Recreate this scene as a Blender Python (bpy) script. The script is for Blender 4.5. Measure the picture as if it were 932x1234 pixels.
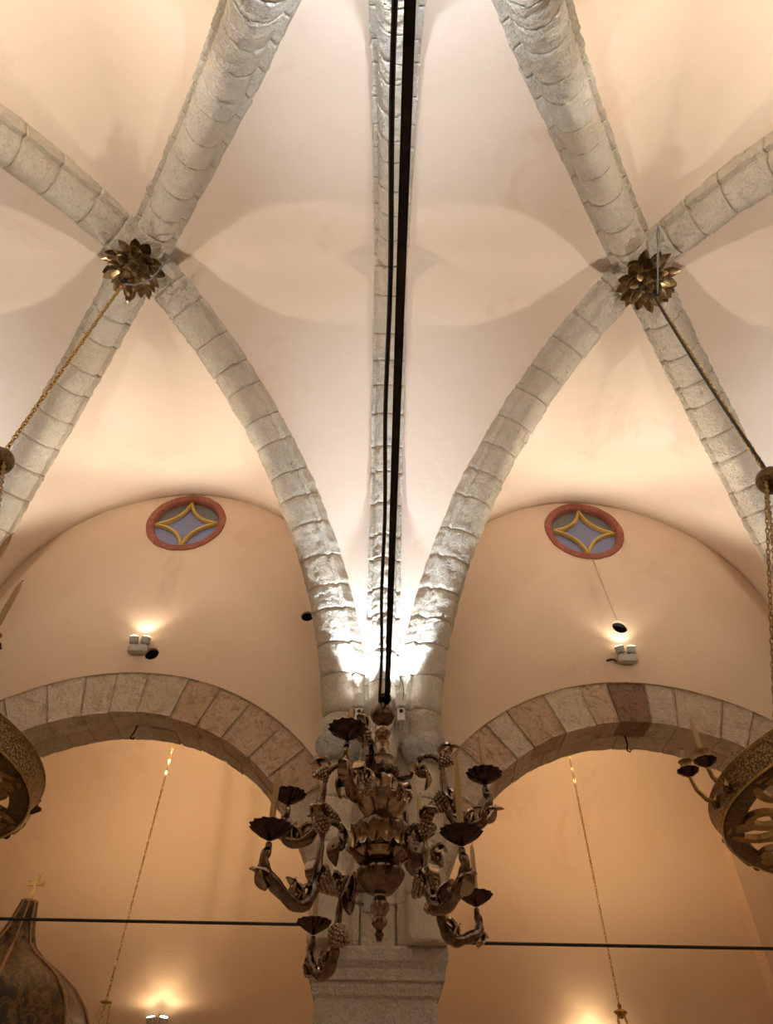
import bpy, bmesh, math, random
from math import sin, cos, pi, sqrt, atan2, radians
from mathutils import Vector, Matrix, noise
random.seed(7)
for o in list(bpy.data.objects): bpy.data.objects.remove(o)
scene = bpy.context.scene
col = scene.collection
CZ = 1.6                                    # eye height; floor at z = 0

# ------------------------------------------------------------------ camera
cam = bpy.data.cameras.new('camera'); co = bpy.data.objects.new('camera', cam); col.objects.link(co)
cam.sensor_fit = 'VERTICAL'; cam.sensor_height = 24.0; cam.lens = 24.0 * 805.4 / 1234.0
cam.clip_start = 0.02
def cam_axes(p, r, w):
    fw = Vector((sin(w) * cos(p), cos(w) * cos(p), sin(p)))
    rt = Vector((cos(w), -sin(w), 0)); up = rt.cross(fw)
    return cos(r) * rt + sin(r) * up, -sin(r) * rt + cos(r) * up, fw
rt, up, fw = cam_axes(0.8246, 0.0176, 0.0043)
m = Matrix(((rt.x, up.x, -fw.x, -0.0127), (rt.y, up.y, -fw.y, 0.0), (rt.z, up.z, -fw.z, CZ), (0, 0, 0, 1)))
co.matrix_world = m
scene.camera = co

# ------------------------------------------------------------------ world, exposure
w = bpy.data.worlds.new('night'); scene.world = w; w.use_nodes = True
w.node_tree.nodes['Background'].inputs[0].default_value = (0.02, 0.025, 0.04, 1)
w.node_tree.nodes['Background'].inputs[1].default_value = 0.3
vs = scene.view_settings
vs.view_transform = 'Standard'; vs.look = 'None'; vs.gamma = 1.0; vs.use_curve_mapping = False
vs.exposure = 0.08
WARM = (1.0, 0.72, 0.44); SOFT = (1.0, 0.88, 0.73); COOL = (0.80, 0.89, 1.0)
P_LUN, P_PIER, P_AISLE = 116.0, 215.0, 47.0
SPILL = 8.5

# ------------------------------------------------------------------ measures
A2 = 5.08; HA = A2 / 2                      # bay length
YD = 6.0; YB = 2.76; YO = 2 * YB - YD       # wall plane, ridge, opposite wall plane
YS = 6.55                                   # back of the arcade wall
YA = 9.0                                    # aisle wall
PIERS = [-2, -1, 0, 1, 2]
BAYS = [-1.5, -0.5, 0.5, 1.5]

# ------------------------------------------------------------------ materials
def newmat(name):
    mt = bpy.data.materials.new(name); mt.use_nodes = True
    nt = mt.node_tree; b = nt.nodes['Principled BSDF']
    return mt, nt, b
def N(nt, t, **kw):
    n = nt.nodes.new(t)
    for k, v in kw.items():
        if hasattr(n, k) and k not in n.inputs: setattr(n, k, v)
        else: n.inputs[k].default_value = v
    return n
def ramp(nt, stops):
    r = nt.nodes.new('ShaderNodeValToRGB'); e = r.color_ramp.elements
    while len(e) < len(stops): e.new(0.5)
    for i, (p, c) in enumerate(stops):
        e[i].position = p; e[i].color = (c[0], c[1], c[2], 1) if not isinstance(c, (int, float)) else (c, c, c, 1)
    return r
def bump(nt, b, src, strength, dist, prev=None):
    n = N(nt, 'ShaderNodeBump', Strength=strength, Distance=dist)
    nt.links.new(src, n.inputs['Height'])
    if prev: nt.links.new(prev.outputs[0], n.inputs['Normal'])
    nt.links.new(n.outputs[0], b.inputs['Normal'])
    return n
def plaster(name, c1, c2, stain):
    mt, nt, b = newmat(name); L = nt.links.new
    tc = N(nt, 'ShaderNodeNewGeometry')
    n1 = N(nt, 'ShaderNodeTexNoise', Scale=0.55, Detail=6.0, Roughness=0.6); L(tc.outputs['Position'], n1.inputs['Vector'])
    r1 = ramp(nt, [(0.3, c1), (0.7, c2)]); L(n1.outputs[0], r1.inputs[0])
    n2 = N(nt, 'ShaderNodeTexNoise', Scale=0.9, Detail=8.0, Roughness=0.72, Distortion=0.6); L(tc.outputs['Position'], n2.inputs['Vector'])
    r2 = ramp(nt, [(0.565, 0.0), (0.66, 0.6)]); L(n2.outputs[0], r2.inputs[0])
    mx = N(nt, 'ShaderNodeMix', data_type='RGBA'); mx.inputs['B'].default_value if False else None
    L(r2.outputs[0], mx.inputs[0]); L(r1.outputs[0], mx.inputs[6]); mx.inputs[7].default_value = (*stain, 1)
    L(mx.outputs[2], b.inputs['Base Color'])
    b.inputs['Roughness'].default_value = 0.85
    n3 = N(nt, 'ShaderNodeTexNoise', Scale=7.0, Detail=7.0, Roughness=0.62, Distortion=1.2); L(tc.outputs['Position'], n3.inputs['Vector'])
    bump(nt, b, n3.outputs[0], 0.16, 0.02)
    return mt
def stone(name, cols, grain=45.0, strength=0.9, dist=0.02, spots=None):
    mt, nt, b = newmat(name); L = nt.links.new
    oi = N(nt, 'ShaderNodeObjectInfo'); g = N(nt, 'ShaderNodeTexCoord')
    r0 = ramp(nt, [(i / max(1, len(cols) - 1), c) for i, c in enumerate(cols)]); L(oi.outputs['Random'], r0.inputs[0])
    n1 = N(nt, 'ShaderNodeTexNoise', Scale=5.0, Detail=8.0, Roughness=0.7); L(g.outputs['Object'], n1.inputs['Vector'])
    r1 = ramp(nt, [(0.25, 0.84), (0.7, 1.08)]); L(n1.outputs[0], r1.inputs[0])
    mu = N(nt, 'ShaderNodeMix', data_type='RGBA', blend_type='MULTIPLY'); mu.inputs[0].default_value = 1.0
    L(r0.outputs[0], mu.inputs[6]); L(r1.outputs[0], mu.inputs[7])
    out = mu.outputs[2]
    if spots:
        n4 = N(nt, 'ShaderNodeTexNoise', Scale=spots[1], Detail=6.0, Roughness=0.75, Distortion=0.8); L(g.outputs['Object'], n4.inputs['Vector'])
        r4 = ramp(nt, [(0.5, 0.0), (0.62, 0.8)]); L(n4.outputs[0], r4.inputs[0])
        m4 = N(nt, 'ShaderNodeMix', data_type='RGBA'); L(r4.outputs[0], m4.inputs[0]); L(out, m4.inputs[6]); m4.inputs[7].default_value = (*spots[0], 1)
        out = m4.outputs[2]
    b.inputs['Roughness'].default_value = 0.92
    n2 = N(nt, 'ShaderNodeTexNoise', Scale=grain, Detail=6.0, Roughness=0.68); L(g.outputs['Object'], n2.inputs['Vector'])
    rp = ramp(nt, [(0.30, 0.74), (0.42, 1.0)]); L(n2.outputs[0], rp.inputs[0])
    mp_ = N(nt, 'ShaderNodeMix', data_type='RGBA', blend_type='MULTIPLY'); mp_.inputs[0].default_value = 1.0
    L(out, mp_.inputs[6]); L(rp.outputs[0], mp_.inputs[7]); L(mp_.outputs[2], b.inputs['Base Color'])
    n3 = N(nt, 'ShaderNodeTexNoise', Scale=grain * 0.28, Detail=4.0, Roughness=0.6, Distortion=1.0); L(g.outputs['Object'], n3.inputs['Vector'])
    v = N(nt, 'ShaderNodeTexVoronoi', Scale=grain * 0.8); L(g.outputs['Object'], v.inputs['Vector'])
    rv = ramp(nt, [(0.12, 0.0), (0.4, 1.0)]); L(v.outputs['Distance'], rv.inputs[0])
    b1 = bump(nt, b, n3.outputs[0], strength, dist * 1.4)
    b2 = bump(nt, b, rv.outputs[0], strength * 0.35, dist * 0.5, b1)
    bump(nt, b, n2.outputs[0], strength, dist * 1.1, b2)
    return mt
def metal(name, c1, c2, rough=0.35, scale=30.0, bumpd=0.004, strength=0.5, metallic=1.0):
    mt, nt, b = newmat(name); L = nt.links.new
    g = N(nt, 'ShaderNodeTexCoord')
    n1 = N(nt, 'ShaderNodeTexNoise', Scale=scale, Detail=5.0, Roughness=0.65); L(g.outputs['Object'], n1.inputs['Vector'])
    r1 = ramp(nt, [(0.35, c1), (0.65, c2)]); L(n1.outputs[0], r1.inputs[0]); L(r1.outputs[0], b.inputs['Base Color'])
    b.inputs['Metallic'].default_value = metallic; b.inputs['Roughness'].default_value = rough
    if bumpd: bump(nt, b, n1.outputs[0], strength, bumpd)
    return mt
def plain(name, c, rough=0.5, metallic=0.0, emit=None, es=0.0):
    mt, nt, b = newmat(name); g = N(nt, 'ShaderNodeTexCoord')
    n1 = N(nt, 'ShaderNodeTexNoise', Scale=40.0, Detail=3.0); nt.links.new(g.outputs['Object'], n1.inputs['Vector'])
    r1 = ramp(nt, [(0.3, tuple(x * 0.92 for x in c)), (0.7, c)]); nt.links.new(n1.outputs[0], r1.inputs[0])
    nt.links.new(r1.outputs[0], b.inputs['Base Color'])
    b.inputs['Roughness'].default_value = rough; b.inputs['Metallic'].default_value = metallic
    if emit:
        b.inputs['Emission Color'].default_value = (*emit, 1); b.inputs['Emission Strength'].default_value = es
    return mt
M = {}
M['plaster'] = plaster('peach_plaster', (0.765, 0.635, 0.52), (0.84, 0.715, 0.60), (0.74, 0.56, 0.42))
M['aisle'] = plaster('ochre_plaster', (0.72, 0.545, 0.385), (0.76, 0.595, 0.43), (0.66, 0.48, 0.33))
M['wall'] = plaster('apricot_plaster', (0.68, 0.51, 0.365), (0.74, 0.575, 0.425), (0.63, 0.45, 0.31))
M['rib'] = stone('rib_limestone', [(0.86, 0.78, 0.65), (0.90, 0.81, 0.67), (0.92, 0.86, 0.75), (0.83, 0.74, 0.60), (0.90, 0.79, 0.63)], 42, 1.0, 0.034)
M['mortar'] = stone('lime_mortar', [(0.50, 0.42, 0.33), (0.53, 0.45, 0.36)], 60, 0.6, 0.01)
M['arch'] = stone('arch_limestone', [(0.76, 0.63, 0.48), (0.64, 0.52, 0.39), (0.80, 0.69, 0.55), (0.68, 0.54, 0.40), (0.78, 0.66, 0.51)], 34, 0.9, 0.022, ((0.52, 0.40, 0.28), 9.0))
M['arch_red'] = stone('arch_red_stone', [(0.66, 0.47, 0.32), (0.70, 0.52, 0.37), (0.62, 0.43, 0.29)], 34, 0.9, 0.022, ((0.36, 0.24, 0.15), 14.0))
M['arch_dark'] = stone('arch_brown_stone', [(0.36, 0.22, 0.15), (0.36, 0.22, 0.15)], 38, 1.0, 0.025, ((0.2, 0.11, 0.07), 14.0))
M['pier'] = stone('pier_stone', [(0.74, 0.62, 0.48), (0.78, 0.67, 0.53), (0.70, 0.58, 0.44)], 30, 1.0, 0.028)
M['cap'] = stone('grey_veined_stone', [(0.50, 0.475, 0.44), (0.50, 0.475, 0.44)], 30, 0.7, 0.03, ((0.27, 0.27, 0.28), 14.0))
M['impost'] = stone('impost_stone', [(0.68, 0.62, 0.53), (0.68, 0.62, 0.53)], 55, 0.9, 0.02, ((0.46, 0.41, 0.35), 22.0))
M['bronze'] = metal('dark_bronze', (0.10, 0.068, 0.048), (0.24, 0.172, 0.118), 0.15, 40.0, 0.004, 0.5)
M['bronze_hi'] = metal('rubbed_bronze', (0.24, 0.17, 0.12), (0.50, 0.385, 0.28), 0.15, 40.0, 0.002, 0.4)
M['cup'] = metal('dark_copper', (0.03, 0.018, 0.018), (0.10, 0.055, 0.05), 0.14, 30.0, 0.002, 0.4)
M['brass'] = metal('old_brass', (0.26, 0.17, 0.06), (0.52, 0.37, 0.15), 0.34, 30.0, 0.003, 0.5)
M['brass_dark'] = metal('dark_brass', (0.06, 0.042, 0.02), (0.20, 0.14, 0.06), 0.35, 45.0, 0.008, 0.9)
M['gold'] = metal('bright_brass', (0.50, 0.35, 0.12), (0.80, 0.60, 0.28), 0.25, 20.0, 0.0)
M['petal'] = metal('boss_brass', (0.20, 0.14, 0.065), (0.42, 0.32, 0.18), 0.36, 22.0, 0.003, 0.5)
M['iron'] = metal('black_iron', (0.016, 0.014, 0.013), (0.035, 0.03, 0.027), 0.45, 25.0, 0.002, 0.4, 0.6)
M['cable'] = plain('black_cable', (0.012, 0.012, 0.012), 0.5)
M['wire'] = plain('grey_wire', (0.16, 0.16, 0.17), 0.45)
M['white'] = plain('white_lamp_housing', (0.72, 0.72, 0.70), 0.4)
M['grey'] = plain('grey_lamp_housing', (0.50, 0.48, 0.45), 0.45)
M['glow_warm'] = plain('warm_lamp_lens', (0.9, 0.85, 0.75), 0.3, 0, (1.0, 0.82, 0.55), 18.0)
M['glow_cool'] = plain('cool_lamp_lens', (0.9, 0.9, 0.9), 0.3, 0, (1.0, 0.97, 0.9), 25.0)
M['candle'] = plain('beeswax', (0.62, 0.42, 0.20), 0.5)
M['wick'] = plain('charred_wick', (0.05, 0.03, 0.02), 0.9)
M['frame_red'] = stone('red_painted_frame', [(0.29, 0.092, 0.062), (0.29, 0.092, 0.062)], 30, 0.35, 0.008, ((0.36, 0.16, 0.11), 6.0))
M['mullion'] = stone('yellow_painted_mullion', [(0.56, 0.38, 0.10), (0.56, 0.38, 0.10)], 40, 0.3, 0.005)
M['pane_blue'] = plain('blue_grey_glass', (0.185, 0.215, 0.385), 0.25)
M['pane_grey'] = plain('smoky_grey_glass', (0.14, 0.138, 0.135), 0.25)
M['dark'] = plain('shade_black', (0.02, 0.017, 0.015), 0.9)  # near-black standing in for shade inside the holes; also backs the windows
M['floor'] = plain('floor_stone', (0.66, 0.57, 0.46), 0.4)

# inlaid wood of the canopy dome
mt, nt, b = newmat('inlaid_wood'); L = nt.links.new
g = N(nt, 'ShaderNodeTexCoord'); mp = N(nt, 'ShaderNodeMapping'); mp.inputs['Scale'].default_value = (1, 1, 0.45)
L(g.outputs['Object'], mp.inputs[0])
wv = N(nt, 'ShaderNodeTexNoise', Scale=6.0, Detail=4.0, Roughness=0.5, Distortion=2.4); L(mp.outputs[0], wv.inputs['Vector'])
rw = ramp(nt, [(0.40, (0.02, 0.014, 0.008)), (0.47, (0.05, 0.03, 0.012)), (0.53, (0.17, 0.095, 0.03)), (0.60, (0.03, 0.019, 0.009)), (0.7, (0.19, 0.105, 0.032))])
L(wv.outputs[0], rw.inputs[0]); L(rw.outputs[0], b.inputs['Base Color']); b.inputs['Roughness'].default_value = 0.38
M['inlay'] = mt
mt, nt, b = newmat('plain_wood'); L = nt.links.new
g = N(nt, 'ShaderNodeTexCoord'); wv = N(nt, 'ShaderNodeTexNoise', Scale=14.0, Detail=5.0, Distortion=1.0); L(g.outputs['Object'], wv.inputs['Vector'])
rw = ramp(nt, [(0.3, (0.24, 0.13, 0.05)), (0.7, (0.44, 0.27, 0.11))]); L(wv.outputs[0], rw.inputs[0]); L(rw.outputs[0], b.inputs['Base Color']); b.inputs['Roughness'].default_value = 0.4
M['wood'] = mt
M['wood_dark'] = plain('dark_inlay', (0.035, 0.024, 0.014), 0.4)
# woven brass band of the wheel chandeliers
mt, nt, b = newmat('woven_brass'); L = nt.links.new
g = N(nt, 'ShaderNodeTexCoord')
v = N(nt, 'ShaderNodeTexVoronoi', Scale=100.0); L(g.outputs['Object'], v.inputs['Vector'])
rv = ramp(nt, [(0.15, (0.62, 0.46, 0.22)), (0.6, (0.22, 0.15, 0.07))]); L(v.outputs['Distance'], rv.inputs[0]); L(rv.outputs[0], b.inputs['Base Color'])
b.inputs['Metallic'].default_value = 1.0; b.inputs['Roughness'].default_value = 0.4
inv = N(nt, 'ShaderNodeMath', operation='SUBTRACT'); inv.inputs[0].default_value = 1.0; L(v.outputs['Distance'], inv.inputs[1])
bump(nt, b, inv.outputs[0], 0.8, 0.008)
M['woven'] = mt

# ------------------------------------------------------------------ mesh helpers
class MB:
    def __init__(s): s.v = []; s.f = []
    def add(s, vs, fs):
        k = len(s.v); s.v += [tuple(p) for p in vs]; s.f += [tuple(i + k for i in f) for f in fs]; return s
    def box(s, x0, x1, y0, y1, z0, z1):
        vs = [(x, y, z) for z in (z0, z1) for y in (y0, y1) for x in (x0, x1)]
        return s.add(vs, [(0, 2, 3, 1), (4, 5, 7, 6), (0, 1, 5, 4), (2, 6, 7, 3), (0, 4, 6, 2), (1, 3, 7, 5)])
    def lathe(s, prof, n=32, c=(0, 0, 0), mod=None, cap=True):
        vs = []; fs = []
        for i, (r, z) in enumerate(prof):
            for k in range(n):
                a = 2 * pi * k / n; rr = r * (mod(i, a) if mod else 1)
                vs.append((c[0] + rr * cos(a), c[1] + rr * sin(a), c[2] + z))
        for i in range(len(prof) - 1):
            for k in range(n):
                fs.append((i * n + k, i * n + (k + 1) % n, (i + 1) * n + (k + 1) % n, (i + 1) * n + k))
        if cap:
            fs.append(tuple(range(n - 1, -1, -1))); fs.append(tuple((len(prof) - 1) * n + k for k in range(n)))
        return s.add(vs, fs)
    def tube(s, pts, rad, n=8, closed=False, flat=None):
        P = [Vector(p) for p in pts]; m_ = len(P)
        R_ = rad if isinstance(rad, (list, tuple)) else [rad] * m_
        vs = []; fs = []; prev = None
        for i in range(m_):
            if closed: t = P[(i + 1) % m_] - P[i - 1]
            else: t = P[min(i + 1, m_ - 1)] - P[max(i - 1, 0)]
            t.normalize()
            if prev is None:
                a = Vector((0, 0, 1)) if abs(t.z) < 0.9 else Vector((1, 0, 0))
                u = t.cross(a).normalized()
            else:
                u = (prev - t * prev.dot(t)).normalized()
            prev = u; q = t.cross(u)
            for k in range(n):
                an = 2 * pi * k / n
                vs.append(P[i] + R_[i] * (cos(an) * u + sin(an) * q * (flat or 1)))
        for i in range(m_ if closed else m_ - 1):
            j = (i + 1) % m_
            for k in range(n):
                fs.append((i * n + k, i * n + (k + 1) % n, j * n + (k + 1) % n, j * n + k))
        if not closed:
            fs.append(tuple(range(n - 1, -1, -1))); fs.append(tuple((m_ - 1) * n + k for k in range(n)))
        return s.add(vs, fs)
    def ball(s, c, r, n=10, h=6, sc=(1, 1, 1)):
        vs = [(c[0], c[1], c[2] - r * sc[2])]; fs = []
        for i in range(1, h):
            ph = -pi / 2 + pi * i / h
            for k in range(n):
                a = 2 * pi * k / n
                vs.append((c[0] + r * sc[0] * cos(ph) * cos(a), c[1] + r * sc[1] * cos(ph) * sin(a), c[2] + r * sc[2] * sin(ph)))
        vs.append((c[0], c[1], c[2] + r * sc[2])); e = len(vs) - 1
        for k in range(n): fs.append((0, 1 + (k + 1) % n, 1 + k)); fs.append((e, 1 + (h - 2) * n + k, 1 + (h - 2) * n + (k + 1) % n))
        for i in range(h - 2):
            for k in range(n):
                fs.append((1 + i * n + k, 1 + i * n + (k + 1) % n, 1 + (i + 1) * n + (k + 1) % n, 1 + (i + 1) * n + k))
        return s.add(vs, fs)
    def ribbon(s, pts, wid, z0, z1):
        """flat extruded ribbon in the xy plane with a width per point"""
        P = [Vector((p[0], p[1])) for p in pts]; m_ = len(P); vs = []; fs = []
        for i in range(m_):
            t = (P[min(i + 1, m_ - 1)] - P[max(i - 1, 0)]).normalized(); nn = Vector((-t.y, t.x)) * wid[i]
            a = P[i] + nn; c = P[i] - nn
            vs += [(a.x, a.y, z0), (c.x, c.y, z0), (c.x, c.y, z1), (a.x, a.y, z1)]
        for i in range(m_ - 1):
            for k in range(4): fs.append((i * 4 + k, i * 4 + (k + 1) % 4, i * 4 + 4 + (k + 1) % 4, i * 4 + 4 + k))
        fs.append((3, 2, 1, 0)); e = (m_ - 1) * 4; fs.append((e, e + 1, e + 2, e + 3))
        return s.add(vs, fs)
    def mesh(s, name, mat, smooth=False, fix=True, ang=40):
        me = bpy.data.meshes.new(name); me.from_pydata(s.v, [], s.f)
        if fix:
            bm = bmesh.new(); bm.from_mesh(me); bmesh.ops.recalc_face_normals(bm, faces=bm.faces); bm.to_mesh(me); bm.free()
        me.materials.append(M[mat] if isinstance(mat, str) else mat)
        if smooth:
            me.polygons.foreach_set('use_smooth', [True] * len(me.polygons))
            try: me.set_sharp_from_angle(angle=radians(ang))
            except Exception: pass
        me.update(); return me
    def build(s, name, mat, parent=None, smooth=False, loc=(0, 0, 0), fix=True):
        return link(name, s.mesh(name, mat, smooth, fix), parent, loc)
def link(name, me, parent=None, loc=(0, 0, 0), rz=0.0):
    o = bpy.data.objects.new(name, me); col.objects.link(o)
    if parent: o.parent = parent
    o.location = loc; o.rotation_euler = (0, 0, rz); return o
def empty(name, loc, rz=0.0):
    o = bpy.data.objects.new(name, None); col.objects.link(o); o.location = loc; o.rotation_euler = (0, 0, rz); o.empty_display_size = 0.1; return o
def tag(o, label=None, cat=None, group=None, kind=None):
    if label: o['label'] = label
    if cat: o['category'] = cat
    if group: o['group'] = group
    if kind: o['kind'] = kind
    return o
def chain_mb(mb, p0, p1, pitch=0.03, wr=0.004, lw=0.011, n=8):
    """interlocked links from p0 to p1"""
    p0 = Vector(p0); p1 = Vector(p1); d = p1 - p0; ln = d.length; d.normalize()
    a = Vector((1, 0, 0)) if abs(d.x) < 0.9 else Vector((0, 1, 0)); u = d.cross(a).normalized(); q = d.cross(u)
    k = max(1, int(ln / pitch)); st = ln / k
    for i in range(k):
        c = p0 + d * (st * (i + 0.5)); e = (u if i % 2 else q)
        if i % 4 >= 2: e = (e + 0.25 * (q if i % 2 else u)).normalized()
        mb.tube([c + d * (st * 0.68) * cos(2 * pi * j / n) + e * lw * sin(2 * pi * j / n) for j in range(n)], wr, 5, closed=True)
    return mb

def rough(mb, amp, cuts=2, f=(9, 22, 46), seed=0):
    """subdivide a stone and give its faces an uneven, chiselled relief"""
    bm = bmesh.new(); vv = [bm.verts.new(v) for v in mb.v]
    for f_ in mb.f:
        try: bm.faces.new([vv[i] for i in f_])
        except ValueError: pass
    bmesh.ops.recalc_face_normals(bm, faces=bm.faces)
    bmesh.ops.triangulate(bm, faces=bm.faces)
    for _ in range(cuts):
        long_ = [e for e in bm.edges if e.calc_length() > .045]
        if long_: bmesh.ops.subdivide_edges(bm, edges=long_, cuts=1); bmesh.ops.triangulate(bm, faces=[x for x in bm.faces if len(x.verts) > 3])
    bm.normal_update(); of = Vector((seed * 7.3, seed * 3.1, seed * 1.7)); mv = []
    for v in bm.verts:
        q_ = v.co + of; mv.append(v.normal * amp * (noise.noise(q_ * f[0]) + 1.0 * noise.noise(q_ * f[1]) + .8 * noise.noise(q_ * f[2])))
    for v, d in zip(bm.verts, mv): v.co += d
    bm.verts.index_update(); out = MB(); out.add([v.co for v in bm.verts], [[v.index for v in x.verts] for x in bm.faces]); bm.free(); return out

# ------------------------------------------------------------------ setting: floor, walls
def struct(o, label=None):
    o['kind'] = 'structure'
    if label: o['label'] = label
    return o
XE = 2 * A2
struct(MB().box(-XE - .3, XE + .3, -3.9, YA + .4, -0.2, 0).build('floor', 'floor'))
R_IN, R_OUT, Z_SP = 2.04, 2.49, CZ + 1.46
Z_TOP = CZ + 7.3
def arcade_wall(name, yf, yb, rad, holes=None):
    """long wall pierced by round arches; yf faces the nave"""
    mb = MB(); n = 48
    xs = []
    for bx in BAYS:
        c = bx * A2
        xs.append(c - HA)
        for i in range(n + 1): xs.append(c - rad * cos(pi * i / n))
    xs.append(XE)
    def zb(x):
        for bx in BAYS:
            dx = abs(x - bx * A2)
            if dx <= rad + 1e-6: return Z_SP + sqrt(max(0, rad * rad - dx * dx))
        return 0.0
    vs = []; fs = []
    def zpair(i):
        return zb(xs[i])
    k = 0
    for i in range(len(xs) - 1):
        x0, x1 = xs[i], xs[i + 1]
        if x1 - x0 < 1e-6: continue
        z0, z1 = zb(x0), zb(x1)
        mid = 0.5 * (x0 + x1)
        inside = any(abs(mid - bx * A2) < rad for bx in BAYS)
        if not inside: z0 = z1 = Z_SP - 0.02
        mb.add([(x0, yf, z0), (x1, yf, z1), (x1, yf, Z_TOP), (x0, yf, Z_TOP), (x0, yb, z0), (x1, yb, z1), (x1, yb, Z_TOP), (x0, yb, Z_TOP)],
               [(0, 1, 2, 3), (5, 4, 7, 6), (0, 4, 5, 1), (3, 2, 6, 7)])
    mb.add([(-XE, yf, 0), (-XE, yf, Z_TOP), (-XE, yb, Z_TOP), (-XE, yb, 0)], [(0, 1, 2, 3)])
    mb.add([(XE, yf, 0), (XE, yf, Z_TOP), (XE, yb, Z_TOP), (XE, yb, 0)], [(0, 1, 2, 3)])
    o = mb.build(name, 'wall', fix=False)
    bm = bmesh.new(); bm.from_mesh(o.data); bmesh.ops.remove_doubles(bm, verts=bm.verts, dist=1e-4)
    bmesh.ops.recalc_face_normals(bm, faces=bm.faces); bm.to_mesh(o.data); bm.free()
    return struct(o)
def cut(o, cutters):
    """cut round recesses with booleans and bake the result"""
    for c in cutters:
        md = o.modifiers.new('cut', 'BOOLEAN'); md.object = c; md.operation = 'DIFFERENCE'; md.solver = 'EXACT'
    dg = bpy.context.evaluated_depsgraph_get(); me = bpy.data.meshes.new_from_object(o.evaluated_get(dg))
    o.modifiers.clear(); o.data = me
    for c in cutters: bpy.data.objects.remove(c)
def plug(x, y0, y1, z, r, n=32):
    mb = MB(); vs = []; fs = []
    for y in (y0, y1):
        for k in range(n): vs.append((x + r * cos(2 * pi * k / n), y, z + r * sin(2 * pi * k / n)))
    for k in range(n): fs.append((k, (k + 1) % n, n + (k + 1) % n, n + k))
    fs.append(tuple(range(n))); fs.append(tuple(range(2 * n - 1, n - 1, -1)))
    return mb.add(vs, fs).build('plug', 'dark')

wall_back = arcade_wall('wall_back', YD, YS, R_OUT)
WIN = [(-2.57, CZ + 6.21), (2.57, CZ + 6.21)]
HOLES = [(-2.47, CZ + 4.185, 0.075), (-0.86, CZ + 4.73, 0.07), (2.66, CZ + 4.67, 0.085)]
cut(wall_back, [plug(x, YD - .2, YD + .16, z, 0.50, 48) for x, z in WIN] + [plug(x, YD - .2, YD + .3, z, r) for x, z, r in HOLES])
for i, (x, z, r) in enumerate(HOLES):       # near-black sleeves: shade of the holes put into colour
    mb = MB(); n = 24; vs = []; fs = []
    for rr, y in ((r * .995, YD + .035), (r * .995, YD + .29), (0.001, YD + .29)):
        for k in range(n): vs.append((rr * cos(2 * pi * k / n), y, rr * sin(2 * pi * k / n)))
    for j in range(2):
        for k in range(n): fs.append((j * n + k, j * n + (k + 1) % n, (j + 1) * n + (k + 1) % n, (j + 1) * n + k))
    mb.add(vs, fs).build('duct_shade', 'dark', wall_back, loc=(x, 0, z))
arcade_wall('wall_front', YO, YO - .55, R_IN)
struct(MB().box(-XE - .3, -XE, -3.9, YA + .4, 0, Z_TOP).build('wall_left', 'plaster'))
struct(MB().box(XE, XE + .3, -3.9, YA + .4, 0, Z_TOP).build('wall_right', 'plaster'))
# aisles: outer wall running into a barrel vault
def aisle(name, y_in, y_out):
    mb = MB(); sgn = 1 if y_out > y_in else -1
    yc = 0.5 * (y_in + y_out); r = abs(y_out - y_in) / 2; zc = CZ + 3.55
    prof = [(y_out, 0.0), (y_out, CZ + 1.5)] + [(yc + sgn * r * cos(pi * i / 28), zc + r * 1.0 * sin(pi * i / 28)) for i in range(29)]
    t = 0.35
    outp = [(y_out + sgn * t, -.05), (y_out + sgn * t, CZ + 1.5)] + [(yc + sgn * (r + t) * cos(pi * i / 28), zc + (r + t) * sin(pi * i / 28)) for i in range(29)]
    prof[0] = (y_out, -.05)
    loop = prof + outp[::-1]; k = len(loop); vs = []; fs = []
    for x in (-XE, XE):
        for (y, z) in loop: vs.append((x, y, z))
    for i in range(k): fs.append((i, (i + 1) % k, k + (i + 1) % k, k + i))
    fs += [tuple(range(k)), tuple(range(2 * k - 1, k - 1, -1))]
    return struct(mb.add(vs, fs).build(name, 'aisle', smooth=True))
wa = aisle('wall_aisle', YS, YA)
aisle('wall_aisle_front', YO - .55, YO - 3.0)
# round-headed pilaster on the visible aisle wall
tn = 1
out = [(4.41, 0.0), (4.41, CZ + 3.15)] + [(5.08 - .67 * cos(pi * i / 16), CZ + 3.15 + .67 * sin(pi * i / 16)) for i in range(1, 16)] + [(5.75, CZ + 3.15), (5.75, 0.0)]
n = len(out); vs = [(x, y, z) for y in (YA - .25, YA + .05) for (x, z) in out]
struct(MB().add(vs, [tuple(range(n)), tuple(range(2 * n - 1, n - 1, -1))] + [(k, (k + 1) % n, n + (k + 1) % n, n + k) for k in range(n)]).build('trim_1', 'aisle'))

# ------------------------------------------------------------------ vault cells
DY0 = 6.20; DL = sqrt(HA ** 2 + (DY0 - YB) ** 2); UX, UY = HA / DL, (DY0 - YB) / DL
DC_S, DC_Z, D_R = 4.65, CZ + 2.70, 3.87         # diagonal rib intrados arc (distance along the rib, height)
TC_S, TC_Z, T_R = 4.49 + (DY0 - 6.07), CZ + 2.90, 3.90    # transverse rib arc, measured from DY0
ZS = CZ + 2.95
def d_ext(z, v=0.235):
    R = D_R + v; return DC_S - sqrt(max(0, R * R - (z - DC_Z) ** 2))
def t_ext(z, v=0.22):
    R = T_R + v; return TC_S - sqrt(max(0, R * R - (z - TC_Z) ** 2))
ZD1 = DC_Z + sqrt((D_R + .235) ** 2 - (DL - DC_S) ** 2)
ZT1 = TC_Z + sqrt((T_R + .22) ** 2 - ((DY0 - YB) - TC_S) ** 2)
ZF0, RF = CZ + 4.80, 1.94; ZF1 = ZF0 + RF
def f_x(z):
    if z <= ZF0: return HA - RF
    return HA - sqrt(max(0, RF * RF - (z - ZF0) ** 2))
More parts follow.
